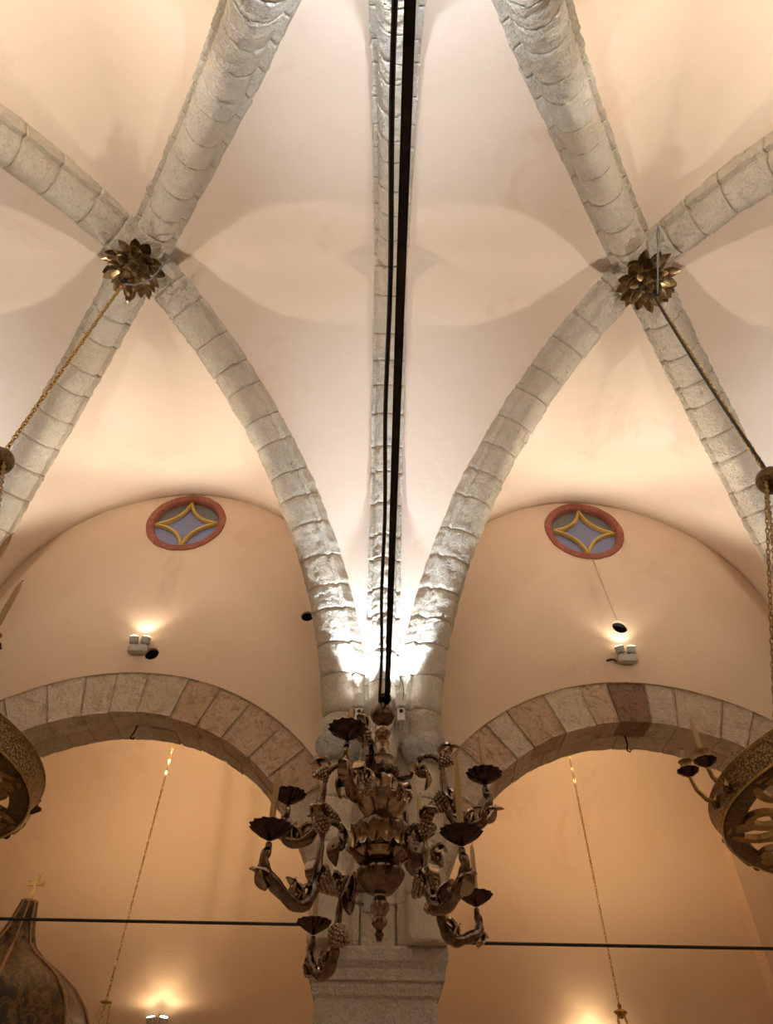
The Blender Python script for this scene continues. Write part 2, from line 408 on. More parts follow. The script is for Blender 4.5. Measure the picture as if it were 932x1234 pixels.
def cell_grid(mb, fa, fb, nt_=44, ns=14):
    vs = []; fs = []
    for i in range(nt_ + 1):
        t = i / nt_; t = 1 - (1 - t) ** 1.9
        a = Vector(fa(t)); c = Vector(fb(t))
        for j in range(ns + 1): vs.append(a.lerp(c, j / ns))
    for i in range(nt_):
        for j in range(ns):
            k = i * (ns + 1) + j; fs.append((k, k + 1, k + ns + 2, k + ns + 1))
    mb.add(vs, fs)
mb = MB()
for bx in BAYS:
    xc = bx * A2
    for sx in (-1, 1):
        for sy in (-1, 1):
            def W(x, off, z): return (xc + sx * (HA - x), YB + sy * (DY0 - YB - off), z)   # x from pier, off from DY0 toward the ridge
            def fd(t):
                z = ZS + (ZD1 - ZS) * t; s = min(DL, d_ext(z)); return W(s * UX, s * UY, z)
            def ff(t):
                z = ZS + (ZF1 - ZS) * t; return W(f_x(z), DY0 - YD - 0.01, z)
            def ft(t):
                z = ZS + (ZT1 - ZS) * t; return W(0.0, min(DY0 - YB, t_ext(z)), z)
            cell_grid(mb, fd, ff); cell_grid(mb, fd, ft)
o = mb.build('ceiling', 'plaster', fix=False)
bm = bmesh.new(); bm.from_mesh(o.data); bmesh.ops.remove_doubles(bm, verts=bm.verts, dist=1e-4)
bmesh.ops.recalc_face_normals(bm, faces=bm.faces)
up_ = sum(f.normal.z * f.calc_area() for f in bm.faces)
if up_ > 0: bmesh.ops.reverse_faces(bm, faces=bm.faces)
bm.to_mesh(o.data); bm.free()
o.data.polygons.foreach_set('use_smooth', [True] * len(o.data.polygons))
try: o.data.set_sharp_from_angle(angle=radians(35))
except Exception: pass
md = o.modifiers.new('thickness', 'SOLIDIFY'); md.thickness = 0.12; md.offset = -1
struct(o)
struct(MB().box(-XE - .3, XE + .3, -3.9, YA + .4, Z_TOP, Z_TOP + .2).build('ceiling_loft', 'mortar'))

# ------------------------------------------------------------------ ribs built of stone blocks
def rib_profile(rr, fil, cv, top, n=18):
    pts = [(-rr - fil, top), (-rr - fil, cv + 0.02), (-rr, cv + 0.02)]
    pts += [(rr * cos(pi + pi * i / n), cv + cv * sin(pi + pi * i / n)) for i in range(n + 1)]
    pts += [(rr, cv + 0.02), (rr + fil, cv + 0.02), (rr + fil, top)]
    return pts
def sweep(mb, prof, C, R, ths, insets, jit=0.0, rnd=None, rough=0.0):
    k = len(prof); vs = []; fs = []
    du = [(rnd.uniform(-jit, jit), rnd.uniform(-jit, jit)) if rnd else (0, 0) for _ in prof]
    of = Vector((rnd.uniform(0, 50), rnd.uniform(0, 50), 0)) if rnd else Vector()
    for th, ins in zip(ths, insets):
        for i, (u, v) in enumerate(prof):
            sc = 1 - ins / 0.2
            if rough:
                q_ = Vector((u, v, R * th)) + of
                ins_ = rough * (noise.noise(q_ * 9) + 1.1 * noise.noise(q_ * 22) + .9 * noise.noise(q_ * 48))
                du[i] = (-ins_ * u / .2, ins_ * (1 - v / .2) if v < .2 else 0)
            uu = u * sc + du[i][0]; vv = v + ins * (0.8 if v < 0.2 else 0) + du[i][1]
            vs.append((C[0] + (R + vv) * cos(th), uu, C[1] + (R + vv) * sin(th)))
    for j in range(len(ths) - 1):
        for i in range(k): fs.append((j * k + i, j * k + (i + 1) % k, (j + 1) * k + (i + 1) % k, (j + 1) * k + i))
    fs.append(tuple(range(k))); fs.append(tuple((len(ths) - 1) * k + i for i in range(k - 1, -1, -1)))
    mb.add(vs, fs)
def make_rib_set(prof, C, R, th0, th1, nb, seed, gap=0.007):
    rnd = random.Random(seed)
    cuts = [0.0] + sorted((i + rnd.uniform(-.16, .16)) / nb for i in range(1, nb)) + [1.0]
    out = []
    for i in range(nb):
        a = th0 + (th1 - th0) * cuts[i]; c = th0 + (th1 - th0) * cuts[i + 1]; sg = 1 if c > a else -1; gp = gap / R * sg
        a += gp; c -= gp; e = 0.010 / R * sg; b_ = rnd.uniform(-0.003, 0.002)
        mb = MB(); ns_ = 11; inn = [a + e + (c - a - 2 * e) * k / ns_ for k in range(ns_ + 1)]
        sweep(mb, prof, C, R, [a] + inn + [c], [0.011 + b_] + [b_] * (ns_ + 1) + [0.011 + b_], 0.0, rnd, 0.0105)
        out.append(mb.mesh('stone_block', 'rib', smooth=True, ang=50))
    core = MB(); n = 40; inner = [(u * 0.955, v + 0.014) for u, v in prof]
    sweep(core, inner, C, R, [th0 + (th1 - th0) * i / n for i in range(n + 1)], [0] * (n + 1))
    return core.mesh('rib_core', 'mortar', smooth=True), out
dprof = rib_profile(0.160, 0.055, 0.160, 0.34)
tprof = rib_profile(0.125, 0.045, 0.135, 0.30)
th_d0 = pi - math.asin((CZ + 2.98 - DC_Z) / D_R); th_d1 = math.acos((DL + 0.0 - DC_S) / D_R)
th_t0 = pi - math.asin((CZ + 2.98 - TC_Z) / T_R); th_t1 = math.acos(((DY0 - YB) - TC_S) / T_R)
dsets = [make_rib_set(dprof, (DC_S, DC_Z), D_R, th_d0, th_d1, 17, 11 + i) for i in range(4)]
tsets = [make_rib_set(tprof, (TC_S, TC_Z), T_R, th_t0, th_t1, 16, 31 + i) for i in range(2)]
def place_rib(st, x, y, rz, label, full=True):
    global tn
    tn += 1
    o = link('trim_%d' % tn, st[0], None, (x, y, 0), rz); struct(o, label)
    if full:
        for me in st[1]: link('stone_block', me, o)
    return o
ri = 0
for bx in BAYS:
    xc = bx * A2
    for sx in (-1, 1):
        for sy in (1, -1):
            px = xc + sx * HA; py = YB + sy * (DY0 - YB); ri += 1
            side = 'left' if bx < 0 else 'right'
            place_rib(dsets[ri % 4], px, py, atan2(YB - py, xc - px), 'rough limestone diagonal rib of the vault running up to the brass boss' if abs(bx) < 1 else None)
for p in PIERS:
    for sy in (1, -1):
        py = YB + sy * (DY0 - YB)
        place_rib(tsets[(p + (sy > 0)) % 2], p * A2, py, -sy * pi / 2, 'slim limestone transverse rib above the iron tie rod' if p == 0 else None)

# ------------------------------------------------------------------ arcade arches of voussoirs
def voussoir(r0, r1, a0, a1, y0, y1, rnd):
    mb = MB(); n = 3; g_ = 0.009 / r1; j = lambda s=0.008: rnd.uniform(-s, s)
    a0 += g_; a1 -= g_; r1 += j(.004); vs = []; fs = []
    jf = rnd.uniform(-.006, .004)
    rings = [(0.012, y0 + jf + .010), (0.0, y0 + jf), (0.0, y1), ]
    for ins, y in rings:
        for i in range(n + 1):
            a = a0 + (a1 - a0) * i / n
            aa = a + (ins / r1 if i == 0 else (-ins / r1 if i == n else 0))
            vs.append(((r0 + ins * 1.0) * cos(aa), y, (r0 + ins) * sin(aa)))
        for i in range(n, -1, -1):
            a = a0 + (a1 - a0) * i / n
            aa = a + (ins / r1 if i == 0 else (-ins / r1 if i == n else 0))
            vs.append(((r1 - ins) * cos(aa), y, (r1 - ins) * sin(aa)))
    k = 2 * (n + 1)
    for l in range(2):
        for i in range(k): fs.append((l * k + i, l * k + (i + 1) % k, (l + 1) * k + (i + 1) % k, (l + 1) * k + i))
    fs.append(tuple(range(k))); fs.append(tuple(2 * k + i for i in range(k - 1, -1, -1)))
    return mb.add(vs, fs)
for bx in BAYS:
    xc = bx * A2; rnd = random.Random(int(bx * 10) + 77); tn += 1
    core = MB(); n = 40; vs = []; fs = []
    for y in (YD + .035, YS + .0):
        for r in (R_IN + .014, R_OUT + .005):
            for i in range(n + 1): vs.append((r * cos(pi * i / n), y, r * sin(pi * i / n)))
    q = n + 1
    for i in range(n):
        fs += [(i, i + 1, q + i + 1, q + i), (2 * q + i, 3 * q + i, 3 * q + i + 1, 2 * q + i + 1), (i, 2 * q + i, 2 * q + i + 1, i + 1), (q + i, q + i + 1, 3 * q + i + 1, 3 * q + i)]
    core.add(vs, fs)
    arch = struct(core.build('trim_%d' % tn, 'mortar', loc=(xc, 0, Z_SP)), 'round arcade arch of rough beige and reddish stones')
    if abs(bx) > 1: continue
    nb = 21
    for row, (y0, y1, nn) in enumerate(((YD + .015, YD + .29, nb), (YD + .305, YS + .02, nb + 2))):
        cuts = [0.0] + sorted((i + rnd.uniform(-.2, .2)) / nn for i in range(1, nn)) + [1.0]
        for i in range(nn):
            a0, a1 = pi * cuts[i], pi * cuts[i + 1]; mid = 0.5 * (a0 + a1); mat = 'arch'
            if row == 0:
                if bx > 0 and abs(mid - pi * 0.505) < pi / nn * 0.55: mat = 'arch_dark'
                elif bx > 0 and pi * 0.5 < mid < pi * 0.85 and i % 2: mat = 'arch_red'
                elif bx < 0 and pi * 0.20 < mid < pi * 0.42: mat = 'arch_red'
            rough(voussoir(R_IN + rnd.uniform(-.004, .01), R_OUT - .004, a0, a1, y0, y1, rnd), .008, 4, seed=i + row * 40 + bx).build('voussoir', mat, arch, smooth=True)

# ------------------------------------------------------------------ piers
def rough_block(x0, x1, y0, y1, z0, z1, rnd, j=0.008, bev=0.012):
    """a stone with chamfered, slightly uneven edges"""
    bm = bmesh.new(); bmesh.ops.create_cube(bm, size=1.0)
    for v in bm.verts:
        v.co = Vector(((x0 + x1) / 2 + v.co.x * (x1 - x0), (y0 + y1) / 2 + v.co.y * (y1 - y0), (z0 + z1) / 2 + v.co.z * (z1 - z0)))
        v.co += Vector([rnd.uniform(-j, j) for _ in range(3)])
    bmesh.ops.bevel(bm, geom=bm.edges[:], offset=bev, segments=1, affect='EDGES')
    mb = MB(); bm.verts.index_update(); mb.add([v.co for v in bm.verts], [[v.index for v in f.verts] for f in bm.faces]); bm.free(); return mb
def shaft_drum(cx, cy, r, z0, z1, rnd, a0=0.0):
    mb = MB(); mb.lathe([(r - .012, z0), (r + rnd.uniform(-.004, .004), z0 + .012), (r + rnd.uniform(-.006, .006), (z0 + z1) / 2), (r, z1 - .012), (r - .012, z1)], 18, (cx, cy, 0), lambda i, a: 1 + 0.012 * sin(3 * a + z0 * 9)); return mb
def pier(p, sy, detail):
    x = p * A2; rnd = random.Random(p * 5 + sy + 50)
    root = empty('stone_pier', (x, YB + sy * (YD - YB), 0), 0.0 if sy > 0 else pi)
    if sy > 0:
        lab = 'clustered rough stone pier standing behind the dark bronze chandelier' if p == 0 else ('clustered stone pier beyond the inlaid wooden dome' if p == -1 else ('clustered stone pier beside the wheel chandelier, away from the dome' if p == 1 else 'end pier of the arcade'))
    else: lab = 'clustered stone pier of the arcade facing the one with the chandelier in front' if p == 0 else 'clustered stone pier of the facing arcade'
    struct(root, lab)
    zi0, zi1 = CZ + 1.17, Z_SP
    # lower shaft, impost
    MB().box(-.44, .44, -.17, .55, 0, zi0).build('lower_shaft', 'impost', root)
    mb = MB()
    prof = [(0.0, zi0 - .02), (.02, zi0), (.035, zi0 + .045), (.03, zi0 + .075), (.055, zi0 + .085), (.062, zi0 + .14), (.05, zi0 + .155), (.085, zi0 + .20), (.09, zi1 - .015), (.08, zi1)]
    vs = []; fs = []
    for (e, z) in prof:
        vs += [(-.44 - e, -.17 - e, z), (.44 + e, -.17 - e, z), (.44 + e, .57, z), (-.44 - e, .57, z)]
    for i in range(len(prof) - 1):
        for k in range(4): fs.append((i * 4 + k, i * 4 + (k + 1) % 4, i * 4 + 4 + (k + 1) % 4, i * 4 + 4 + k))
    fs.append((3, 2, 1, 0)); e = (len(prof) - 1) * 4; fs.append((e, e + 1, e + 2, e + 3))
    mb.add(vs, fs).build('impost', 'impost', root)
    if sy < 0:
        MB().box(-.5, .5, -.25, .55, zi1, CZ + 4.4).build('upper_core', 'pier', root)
    else:
        MB().box(-.49, .49, -.12, .545, zi1, CZ + 3.35).build('upper_core', 'mortar', root)
        MB().box(-.40, .40, -.30, .02, CZ + 2.75, CZ + 4.5).build('rib_springer_core', 'mortar', root)
        zz = zi1
        hs = [0.30, 0.36, 0.28, 0.34, 0.30]
        for i, h in enumerate(hs):                          # jamb stones between shafts
            for s in (-1, 1):
                jb = rough_block(s * .33 - .185, s * .33 + .185, -.20, .30, zz + .006, zz + h - .006, rnd, .010, .014); jb = rough(jb, .008, 3, seed=i + s + p); jb.build('jamb_stone', 'pier', root, smooth=True)
            rough_block(-.135, .135, -.175, -.02, zz + .006, zz + h - .006, rnd, .006, .01).build('centre_stone', 'pier', root)
            zz += h
        for i, h in enumerate([0.34, 0.36, 0.36, 0.36]):    # the shafts carrying the diagonal ribs
            z0 = zi1 + sum([0.34, 0.36, 0.36, 0.36][:i])
            for s in (-1, 1): rough(shaft_drum(s * .375, -.25, .155, z0 + .004, z0 + h - .004, rnd), .009, 3, seed=i + s + p).build('shaft_drum', 'pier', root, smooth=True)
    for s in (-1, 1):
        rn = random.Random(p + s + 9)
        mb = MB(); zc = CZ + 2.83
        mb.lathe([(.155, zc), (.18, zc + .03), (.20, zc + .09), (.212, zc + .15), (.21, zc + .20), (.195, zc + .225), (.16, zc + .235)], 20, (s * .385, -.31, 0), lambda i, a: 1 + .03 * sin(2 * a + s + i * .5) + .02 * sin(5 * a + i))
        tag(rough(mb, .012, 2, (6, 15, 40), seed=s + p).build('capital', 'cap', root, smooth=True), 'worn grey veined capital')
    mb = MB(); zc = CZ + 2.70
    mb.lathe([(.05, zc - .02), (.10, zc + .06), (.135, zc + .13), (.145, zc + .2), (.15, zc + .27), (.12, zc + .285)], 16, (0, -.43, 0), lambda i, a: 1 + .04 * sin(3 * a + i))
    mb.build('corbel', 'pier', root, smooth=True)
    if p == 0 and sy > 0:
        tag(rough_block(-.115, .06, -.20, -.16, CZ + 1.70, CZ + 2.12, rnd, .002, .006).build('patch_slab', 'cap', root), 'flat grey slab let into the pier')
    return root
for p in PIERS:
    pier(p, 1, True)
    pier(p, -1, False)

# ------------------------------------------------------------------ round windows
def round_window(i, x, z):
    root = empty('window_%d' % i, (x, YD, z)); struct(root, 'round window with a red painted frame and yellow four-pointed tracery' )
    n = 56; mb = MB(); rnd = random.Random(i); vs = []; fs = []
    prof = [(.505, .004), (.50, -.022), (.462, -.03), (.425, -.02), (.405, .02), (.40, .10), (.50, .10)]
    wob = [rnd.uniform(-.004, .004) for _ in range(n)]
    for (r, y) in prof:
        for k in range(n): vs.append(((r + (wob[k] if r > .45 else 0)) * cos(2 * pi * k / n), y, (r + (wob[k] if r > .45 else 0)) * sin(2 * pi * k / n)))
    q = len(prof)
    for j in range(q):
        for k in range(n): fs.append((j * n + k, j * n + (k + 1) % n, ((j + 1) % q) * n + (k + 1) % n, ((j + 1) % q) * n + k))
    tag(mb.add(vs, fs).build('window_frame', 'frame_red', root, smooth=True), 'chipped red painted ring')
    # concave-sided four-point star: arcs centred near the corners
    R = .405; tilt = radians(3 if i == 1 else -2)
    def star(k, t):
        a0 = tilt + pi / 2 * k; a1 = a0 + pi / 2; p0 = Vector((R * cos(a0), R * sin(a0))); p1 = Vector((R * cos(a1), R * sin(a1)))
        mid = (p0 + p1) / 2; c = mid * 0.66
        return p0 * (1 - t) ** 2 + 2 * t * (1 - t) * (2 * c - mid) + p1 * t ** 2
    for k in range(4):
        pts = [star(k, t / 12) for t in range(13)]
        mb = MB(); vs = []; fs = []
        for j, pt in enumerate(pts):
            t = (pts[min(j + 1, 12)] - pts[max(j - 1, 0)]).normalized(); nn = Vector((-t.y, t.x)) * .023
            vs += [(pt.x + nn.x, .03, pt.y + nn.y), (pt.x + nn.x * .5, .005, pt.y + nn.y * .5), (pt.x - nn.x * .5, .005, pt.y - nn.y * .5), (pt.x - nn.x, .03, pt.y - nn.y), (pt.x - nn.x, .07, pt.y - nn.y), (pt.x + nn.x, .07, pt.y + nn.y)]
        for j in range(12):
            for e in range(6): fs.append((j * 6 + e, j * 6 + (e + 1) % 6, j * 6 + 6 + (e + 1) % 6, j * 6 + 6 + e))
        fs += [tuple(range(6)), tuple(12 * 6 + e for e in range(5, -1, -1))]
        mb.add(vs, fs).build('mullion', 'mullion', root)
    def pane(outline, mat):
        n_ = len(outline); vs = [(p.x, .055, p.y) for p in outline] + [(p.x, .063, p.y) for p in outline]
        fs = [tuple(range(n_)), tuple(range(2 * n_ - 1, n_ - 1, -1))] + [(k, (k + 1) % n_, n_ + (k + 1) % n_, n_ + k) for k in range(n_)]
        me = MB().add(vs, fs); o = me.build('pane', mat, root)
        bm = bmesh.new(); bm.from_mesh(o.data); bmesh.ops.triangulate(bm, faces=bm.faces); bm.to_mesh(o.data); bm.free(); return o
    cen = []
    for k in range(4): cen += [star(k, t / 12) for t in range(12)]
    pane(cen, 'pane_blue')
    for k in range(4):
        a0 = tilt + pi / 2 * k
        arc = [Vector((R * cos(a0 + pi / 2 * t / 12), R * sin(a0 + pi / 2 * t / 12))) for t in range(13)]
        inner = [star(k, 1 - t / 12) for t in range(1, 12)]
        pane(arc + inner, 'pane_grey' if k in (0, 1) else 'pane_blue')
    # blind night behind the glass
    mb = MB(); vs = [(0.498 * cos(2 * pi * k / 40), .15, 0.498 * sin(2 * pi * k / 40)) for k in range(40)] + [(0.498 * cos(2 * pi * k / 40), .158, 0.498 * sin(2 * pi * k / 40)) for k in range(40)]
    fs = [tuple(range(40)), tuple(range(79, 39, -1))] + [(k, (k + 1) % 40, 40 + (k + 1) % 40, 40 + k) for k in range(40)]
    mb.add(vs, fs).build('backing', 'dark', root)
for i, (x, z) in enumerate(WIN): round_window(i + 1, x, z)

# ------------------------------------------------------------------ lamps
def spot(name, loc, aim, power, color, size, blend, radius=0.03, parent=None):
    l = bpy.data.lights.new(name, 'SPOT'); l.energy = power; l.color = color; l.spot_size = radians(size); l.spot_blend = blend; l.shadow_soft_size = radius
    o = bpy.data.objects.new(name, l); col.objects.link(o)
    o.rotation_euler = Vector(aim).to_track_quat('-Z', 'Y').to_euler(); o.location = loc
    if parent: o.parent = parent
    return o
twin_base = None
def twin_lamp(loc, rz, label, power, color, housing='grey', tilt=0.30, spread=0.25, size=105, lit='glow_warm', group='twin-headed uplights on the walls', aim_out=0.95, spill=True, off=.095):
    """double-lobed wall box carrying two stubby heads; local -y looks into the room"""
    root = empty('wall_uplight', loc, rz); tag(root, label, 'wall lamp', group)
    mb = MB(); vs = []; fs = []; n = 36
    def outline(sc):
        out = []
        for k in range(n):
            a = 2 * pi * k / n; x = .105 * cos(a); y = .052 * sin(a) * (1 - .28 * cos(x / .105 * pi / 2) ** 4)
            out.append((x * sc, -.062 + y * sc))
        return out
    for z, sc in ((-.075, .86), (-.062, 1.0), (-.01, 1.0), (.0, .9)):
        for (x, y) in outline(sc): vs.append((x, y, z))
    for j in range(3):
        for k in range(n): fs.append((j * n + k, j * n + (k + 1) % n, (j + 1) * n + (k + 1) % n, (j + 1) * n + k))
    fs += [tuple(range(n - 1, -1, -1)), tuple(3 * n + k for k in range(n))]
    mb.add(vs, fs); mb.box(-.04, .04, -.015, 0, -.06, -.01)
    mb.build('lamp_box', housing, root, smooth=True)
    for s in (-1, 1):
        jt = MB(); jt.ball((s * .055, -.062, .012), .03, 12, 8); jt.build('swivel_joint', housing, root, smooth=True)
        hd = MB(); hd.lathe([(.030, 0), (.046, .008), (.049, .02), (.049, .075), (.044, .079)], 20); hd = hd.build('lamp_head', housing, root, smooth=True, loc=(s * .058, -.068, .028))
        hd.rotation_euler = (tilt, s * spread * .5, 0)
        MB().lathe([(.040, .0795), (.040, .083)], 20).build('lens', lit, hd)
        d = Vector((s * spread, -aim_out, 1.0))
        spot('uplight_beam', (s * .062, -off, .13), d, power, color, size, .45, .025, root)
    if spill == 'added_fill': spot('uplight_spill_and_fill', (0, -.20, .10), (0, -1, -.45), 9.0, color, 140, .8, .05, root)  # added fill spot, aimed down to brighten pier fronts and chandelier
    elif spill: spot('uplight_spill_and_fill', (0, -.12, .14), (0, -.05, 1), SPILL, color, 120, .6, .03, root)
    return root
LZ = CZ + 4.23
lab = {-0.5: 'grey twin-headed uplight above the arch beside a dark vent hole', 0.5: 'grey twin-headed uplight with a short cable stub below a round duct hole'}
for bx in BAYS:
    for sy in (1, -1):
        xx = {-0.5: -2.61, 0.5: 2.61}.get(bx, bx * A2) if sy > 0 else bx * A2
        l = lab.get(bx) if sy > 0 else None
        twin_lamp((xx, YD if sy > 0 else YO, LZ if sy > 0 else LZ), 0 if sy > 0 else pi, l or 'grey twin-headed uplight above an arch out of view', P_LUN, SOFT, aim_out=1.08, spill=True if sy > 0 and abs(bx) < 1 else 'added_fill')  # lamps out of view also carry the added fill spot
o = MB().tube([(2.50, YD - .01, LZ - .03), (2.47, YD - .04, LZ - .028), (2.43, YD - .03, LZ - .024), (2.40, YD - .01, LZ - .026)], .012, 6).build('cable_stub', 'cable')
tag(o, 'short dark cable end sticking out beside the right-hand bay uplight', 'cable'); o['label'] = 'short dark cable end poking from the wall next to an uplight'
for sx, zz in ((-1, CZ + 1.46), (1, CZ + 1.30)):
    twin_lamp((sx * 2.345, YA, zz), 0, 'white twin-headed uplight glowing on the aisle wall behind the %s chain' % ('inlaid dome and hanging' if sx < 0 else 'crowned lamp'), 5.0, WARM, 'white', lit='glow_warm', group='aisle uplights', size=150, aim_out=.15, spread=.35, spill=False, off=.16)
for bx in (-1.5, 1.5):
    twin_lamp((bx * A2, YA, CZ + 1.4), 0, 'white twin-headed uplight on the aisle wall out of view', P_AISLE, WARM, 'white', group='aisle uplights', size=120, aim_out=.8, spread=.0)
for bx in (-.5, .5):
    twin_lamp((bx * A2, YO - 3.0, CZ + 1.4), pi, 'white twin-headed uplight on the facing aisle wall', P_AISLE, WARM, 'white', group='aisle uplights', size=120, aim_out=.8, spread=.0)
def pier_spot(x, y, z, rz, label, power):
    root = empty('spot_lamp', (x, y, z), rz); tag(root, label, 'spot lamp', 'white spot lamps on the piers')
    MB().lathe([(.040, 0), (.046, .006), (.046, .13), (.043, .136)], 22).build('lamp_barrel', 'white', root, smooth=True, loc=(0, 0, 0))
    MB().lathe([(.037, .1365), (.037, .139)], 22).build('lens', 'glow_cool', root)
    mb = MB(); mb.box(-.034, .034, -.02, .03, -.13, -.012); mb.box(-.012, .012, .03, .10, -.12, -.03); mb.build('bracket', 'white', root)
    mb = MB(); mb.lathe([(.017, 0), (.017, .008)], 14); mb2 = MB(); mb2.add([(v[0], -.02 - v[2], v[1] - .045) for v in mb.v], mb.f); mb2.build('pivot_screw', 'iron', root)
    spot('spot_beam', (0, -.01, .16), (0, -.10, 1.0), power, COOL, 72, .8, .03, root)
    return root
for p in PIERS:
    for sy in (1, -1):
        if abs(p) == 2: continue
        for s, (dx, dz) in ((-1, (-.205, 3.25)), (1, (.175, 3.26))):
            if sy > 0 and p == 0: lb = 'white spot lamp on the pier right under the %s rib springing' % ('left' if s < 0 else 'right'); lb = 'white cylindrical spot lamp lighting the rib springings, beside a tall candle' if s < 0 else 'white cylindrical spot lamp lighting the rib springings, with a loop of wire beside it'
            else: lb = 'white cylindrical spot lamp on a pier out of view'
            pier_spot(p * A2 + dx, (YB + sy * (5.44 - YB)), CZ + dz, 0 if sy > 0 else pi, lb, P_PIER)
# uplights on the back of the arcade wall wash the aisle
for sx in (-1, 1):
    twin_lamp((sx * HA, YS + .005, CZ + 3.62), pi, 'grey twin-headed uplight on the aisle face of the arcade wall, above the %s' % ('dome' if sx < 0 else 'crowned lamp'), P_AISLE * 1.0, WARM, 'grey', size=150, group='uplights on the aisle side', aim_out=1.6, spill=False)

# ------------------------------------------------------------------ iron tie rods and cable
o = MB(); o.box(-.0125, .0125, YO + .1, YD - .1, -.011, .011)
o = o.build('tie_rod', 'iron', loc=(.018, 0, CZ + 1.73)); o.rotation_euler.z = -.0035 * 0
tag(o, 'black square iron tie rod crossing the nave above the bronze chandelier', 'tie rod')
pts = []
for i in range(60):
    y = YO + .15 + (5.35 - YO - .15) * i / 59
    pts.append((-.012 + .003 * sin(i * .7) - .004 * (y / 3), y, CZ + 1.735 + .004 * sin(i * .43)))
pts += [(-.03, 5.36, CZ + 1.9), (-.04, 5.37, CZ + 2.4), (-.05, 5.38, CZ + 2.9), (-.05, 5.34, CZ + 3.02)]
tag(MB().tube(pts, .0068, 6).build('power_cable', 'cable'), 'thin black cable running along the tie rod over the nave', 'cable')
tag(MB().tube([(.13 + .06 * cos(a), 5.20 - .02 * sin(a), CZ + 3.28 + .16 * sin(a)) for a in [pi * i / 16 - .5 for i in range(20)]], .0035, 5).build('loop_of_wire', 'cable'), 'loose loop of thin black wire beside a white spot lamp', 'wire')
for sx, z in ((-1, 1.735), (1, 1.625)):
    root = empty('tie_rod', (sx * HA, YD + .27, CZ + z)); tag(root, 'grey iron tie rod across the arch in front of the inlaid dome' if sx < 0 else 'grey iron tie rod across the arch whose crown holds a dark brown stone', 'tie rod')
    mb = MB(); mb.add([(p[2], p[1], p[0]) for p in MB().lathe([(.0125, -2.06), (.0125, 2.06)], 10).v], MB().lathe([(.0125, -2.06), (.0125, 2.06)], 10).f)
    mb.build('rod', 'iron', root, smooth=True)
    for e in (-1, 1):
        MB().lathe([(.035, 0), (.035, .03)], 6).build('anchor_nut', 'iron', root, loc=(e * 2.0, 0, -.015))
o = MB().tube([(.505, YD - .02, CZ + 1.71), (.535, YD - .03, CZ + 1.71), (.56, YD - .03, CZ + 1.71)], [.012, .012, .008], 6)
o.box(.53, .545, YD - .055, YD - .005, CZ + 1.69, CZ + 1.735); tag(o.build('wall_bolt', 'iron'), 'small iron bolt sticking out of the pier above the tie rod', 'bolt')
# hooks under the two arches
for sx, x, sh in ((-1, -2.50, .0), (1, 2.50, .03)):
    z = Z_SP + R_IN - .0
    pts = [(x, YD + .30, z + .04), (x, YD + .29, z - .03), (x - .005, YD + .28, z - .08 - sh), (x - .02, YD + .28, z - .11 - sh), (x - .02, YD + .28, z - .14 - sh), (x + .005, YD + .28, z - .15 - sh), (x + .015, YD + .28, z - .125 - sh)]
    tag(MB().tube(pts, .008, 6).build('iron_hook', 'iron'), 'small iron hook under the crown of the arch %s' % ('beneath the lamp with a vent hole' if sx < 0 else 'with the dark brown keystone'), 'hook')

# ------------------------------------------------------------------ leaf bosses and their cables
def leaf_mesh(name, ln, wd, mat, cup=.25, n=6):
    vs = []; fs = []
    for i in range(n + 1):
        t = i / n; w_ = wd * (sin(pi * min(1, t * .9 + .06)) ** .7) * (1 if t < .98 else .4); x = ln * t
        z = -cup * ln * (t * t - .5 * t)
        vs += [(x, -w_, z + .25 * w_), (x, 0, z), (x, w_, z + .25 * w_), (x, -w_, z + .25 * w_ + .008), (x, 0, z + .012), (x, w_, z + .25 * w_ + .008)]
    for i in range(n):
        k = i * 6
        fs += [(k, k + 1, k + 7, k + 6), (k + 1, k + 2, k + 8, k + 7), (k + 3, k + 9, k + 10, k + 4), (k + 4, k + 10, k + 11, k + 5), (k, k + 6, k + 9, k + 3), (k + 2, k + 5, k + 11, k + 8)]
    fs += [(0, 3, 4, 1), (1, 4, 5, 2)]; k = n * 6; fs += [(k, k + 1, k + 4, k + 3), (k + 1, k + 2, k + 5, k + 4)]
    return MB().add(vs, fs).mesh(name, mat, smooth=True)
leafA = leaf_mesh('leaf', .20, .058, 'petal', .5); leafB = leaf_mesh('leaf', .16, .052, 'petal', .3); leafC = leaf_mesh('leaf', .11, .042, 'petal', .1)
BOSSZ = CZ + 6.43
def boss(x, label, seed):
    rnd = random.Random(seed)
    root = empty('leaf_boss', (x, YB, BOSSZ)); tag(root, label, 'vault boss', 'brass leaf bosses')
    MB().lathe([(.12, .16), (.17, .12), (.16, .03), (.12, -.10), (.07, -.22), (.03, -.26)], 20).build('core', 'brass_dark', root, smooth=True)
    for me, cnt, z, r, pit in ((leafA, 11, .02, .10, -.25), (leafA, 10, -.05, .09, .05), (leafB, 9, -.12, .07, .25), (leafC, 7, -.20, .03, .45)):
        for k in range(cnt):
            a = 2 * pi * (k + .5 * (cnt % 2)) / cnt + rnd.uniform(-.12, .12)
            o = link('leaf', me, root, (r * cos(a), r * sin(a), z + rnd.uniform(-.015, .015)))
            o.rotation_euler = (rnd.uniform(-.35, .35), pit + rnd.uniform(-.25, .25), a); q = rnd.uniform(.85, 1.1); o.scale = (q, q, q)
    MB().lathe([(.012, 0), (.03, .01), (.03, .05), (.012, .06)], 12).build('ring_bolt', 'iron', root, smooth=True, loc=(0, 0, -.32))
    return root
boss(-HA, 'brass leaf boss with a bent grey cable, above the vault bay of the inlaid dome', 3)
boss(HA, 'brass leaf boss with a cable running straight across it', 5)
bz = BOSSZ
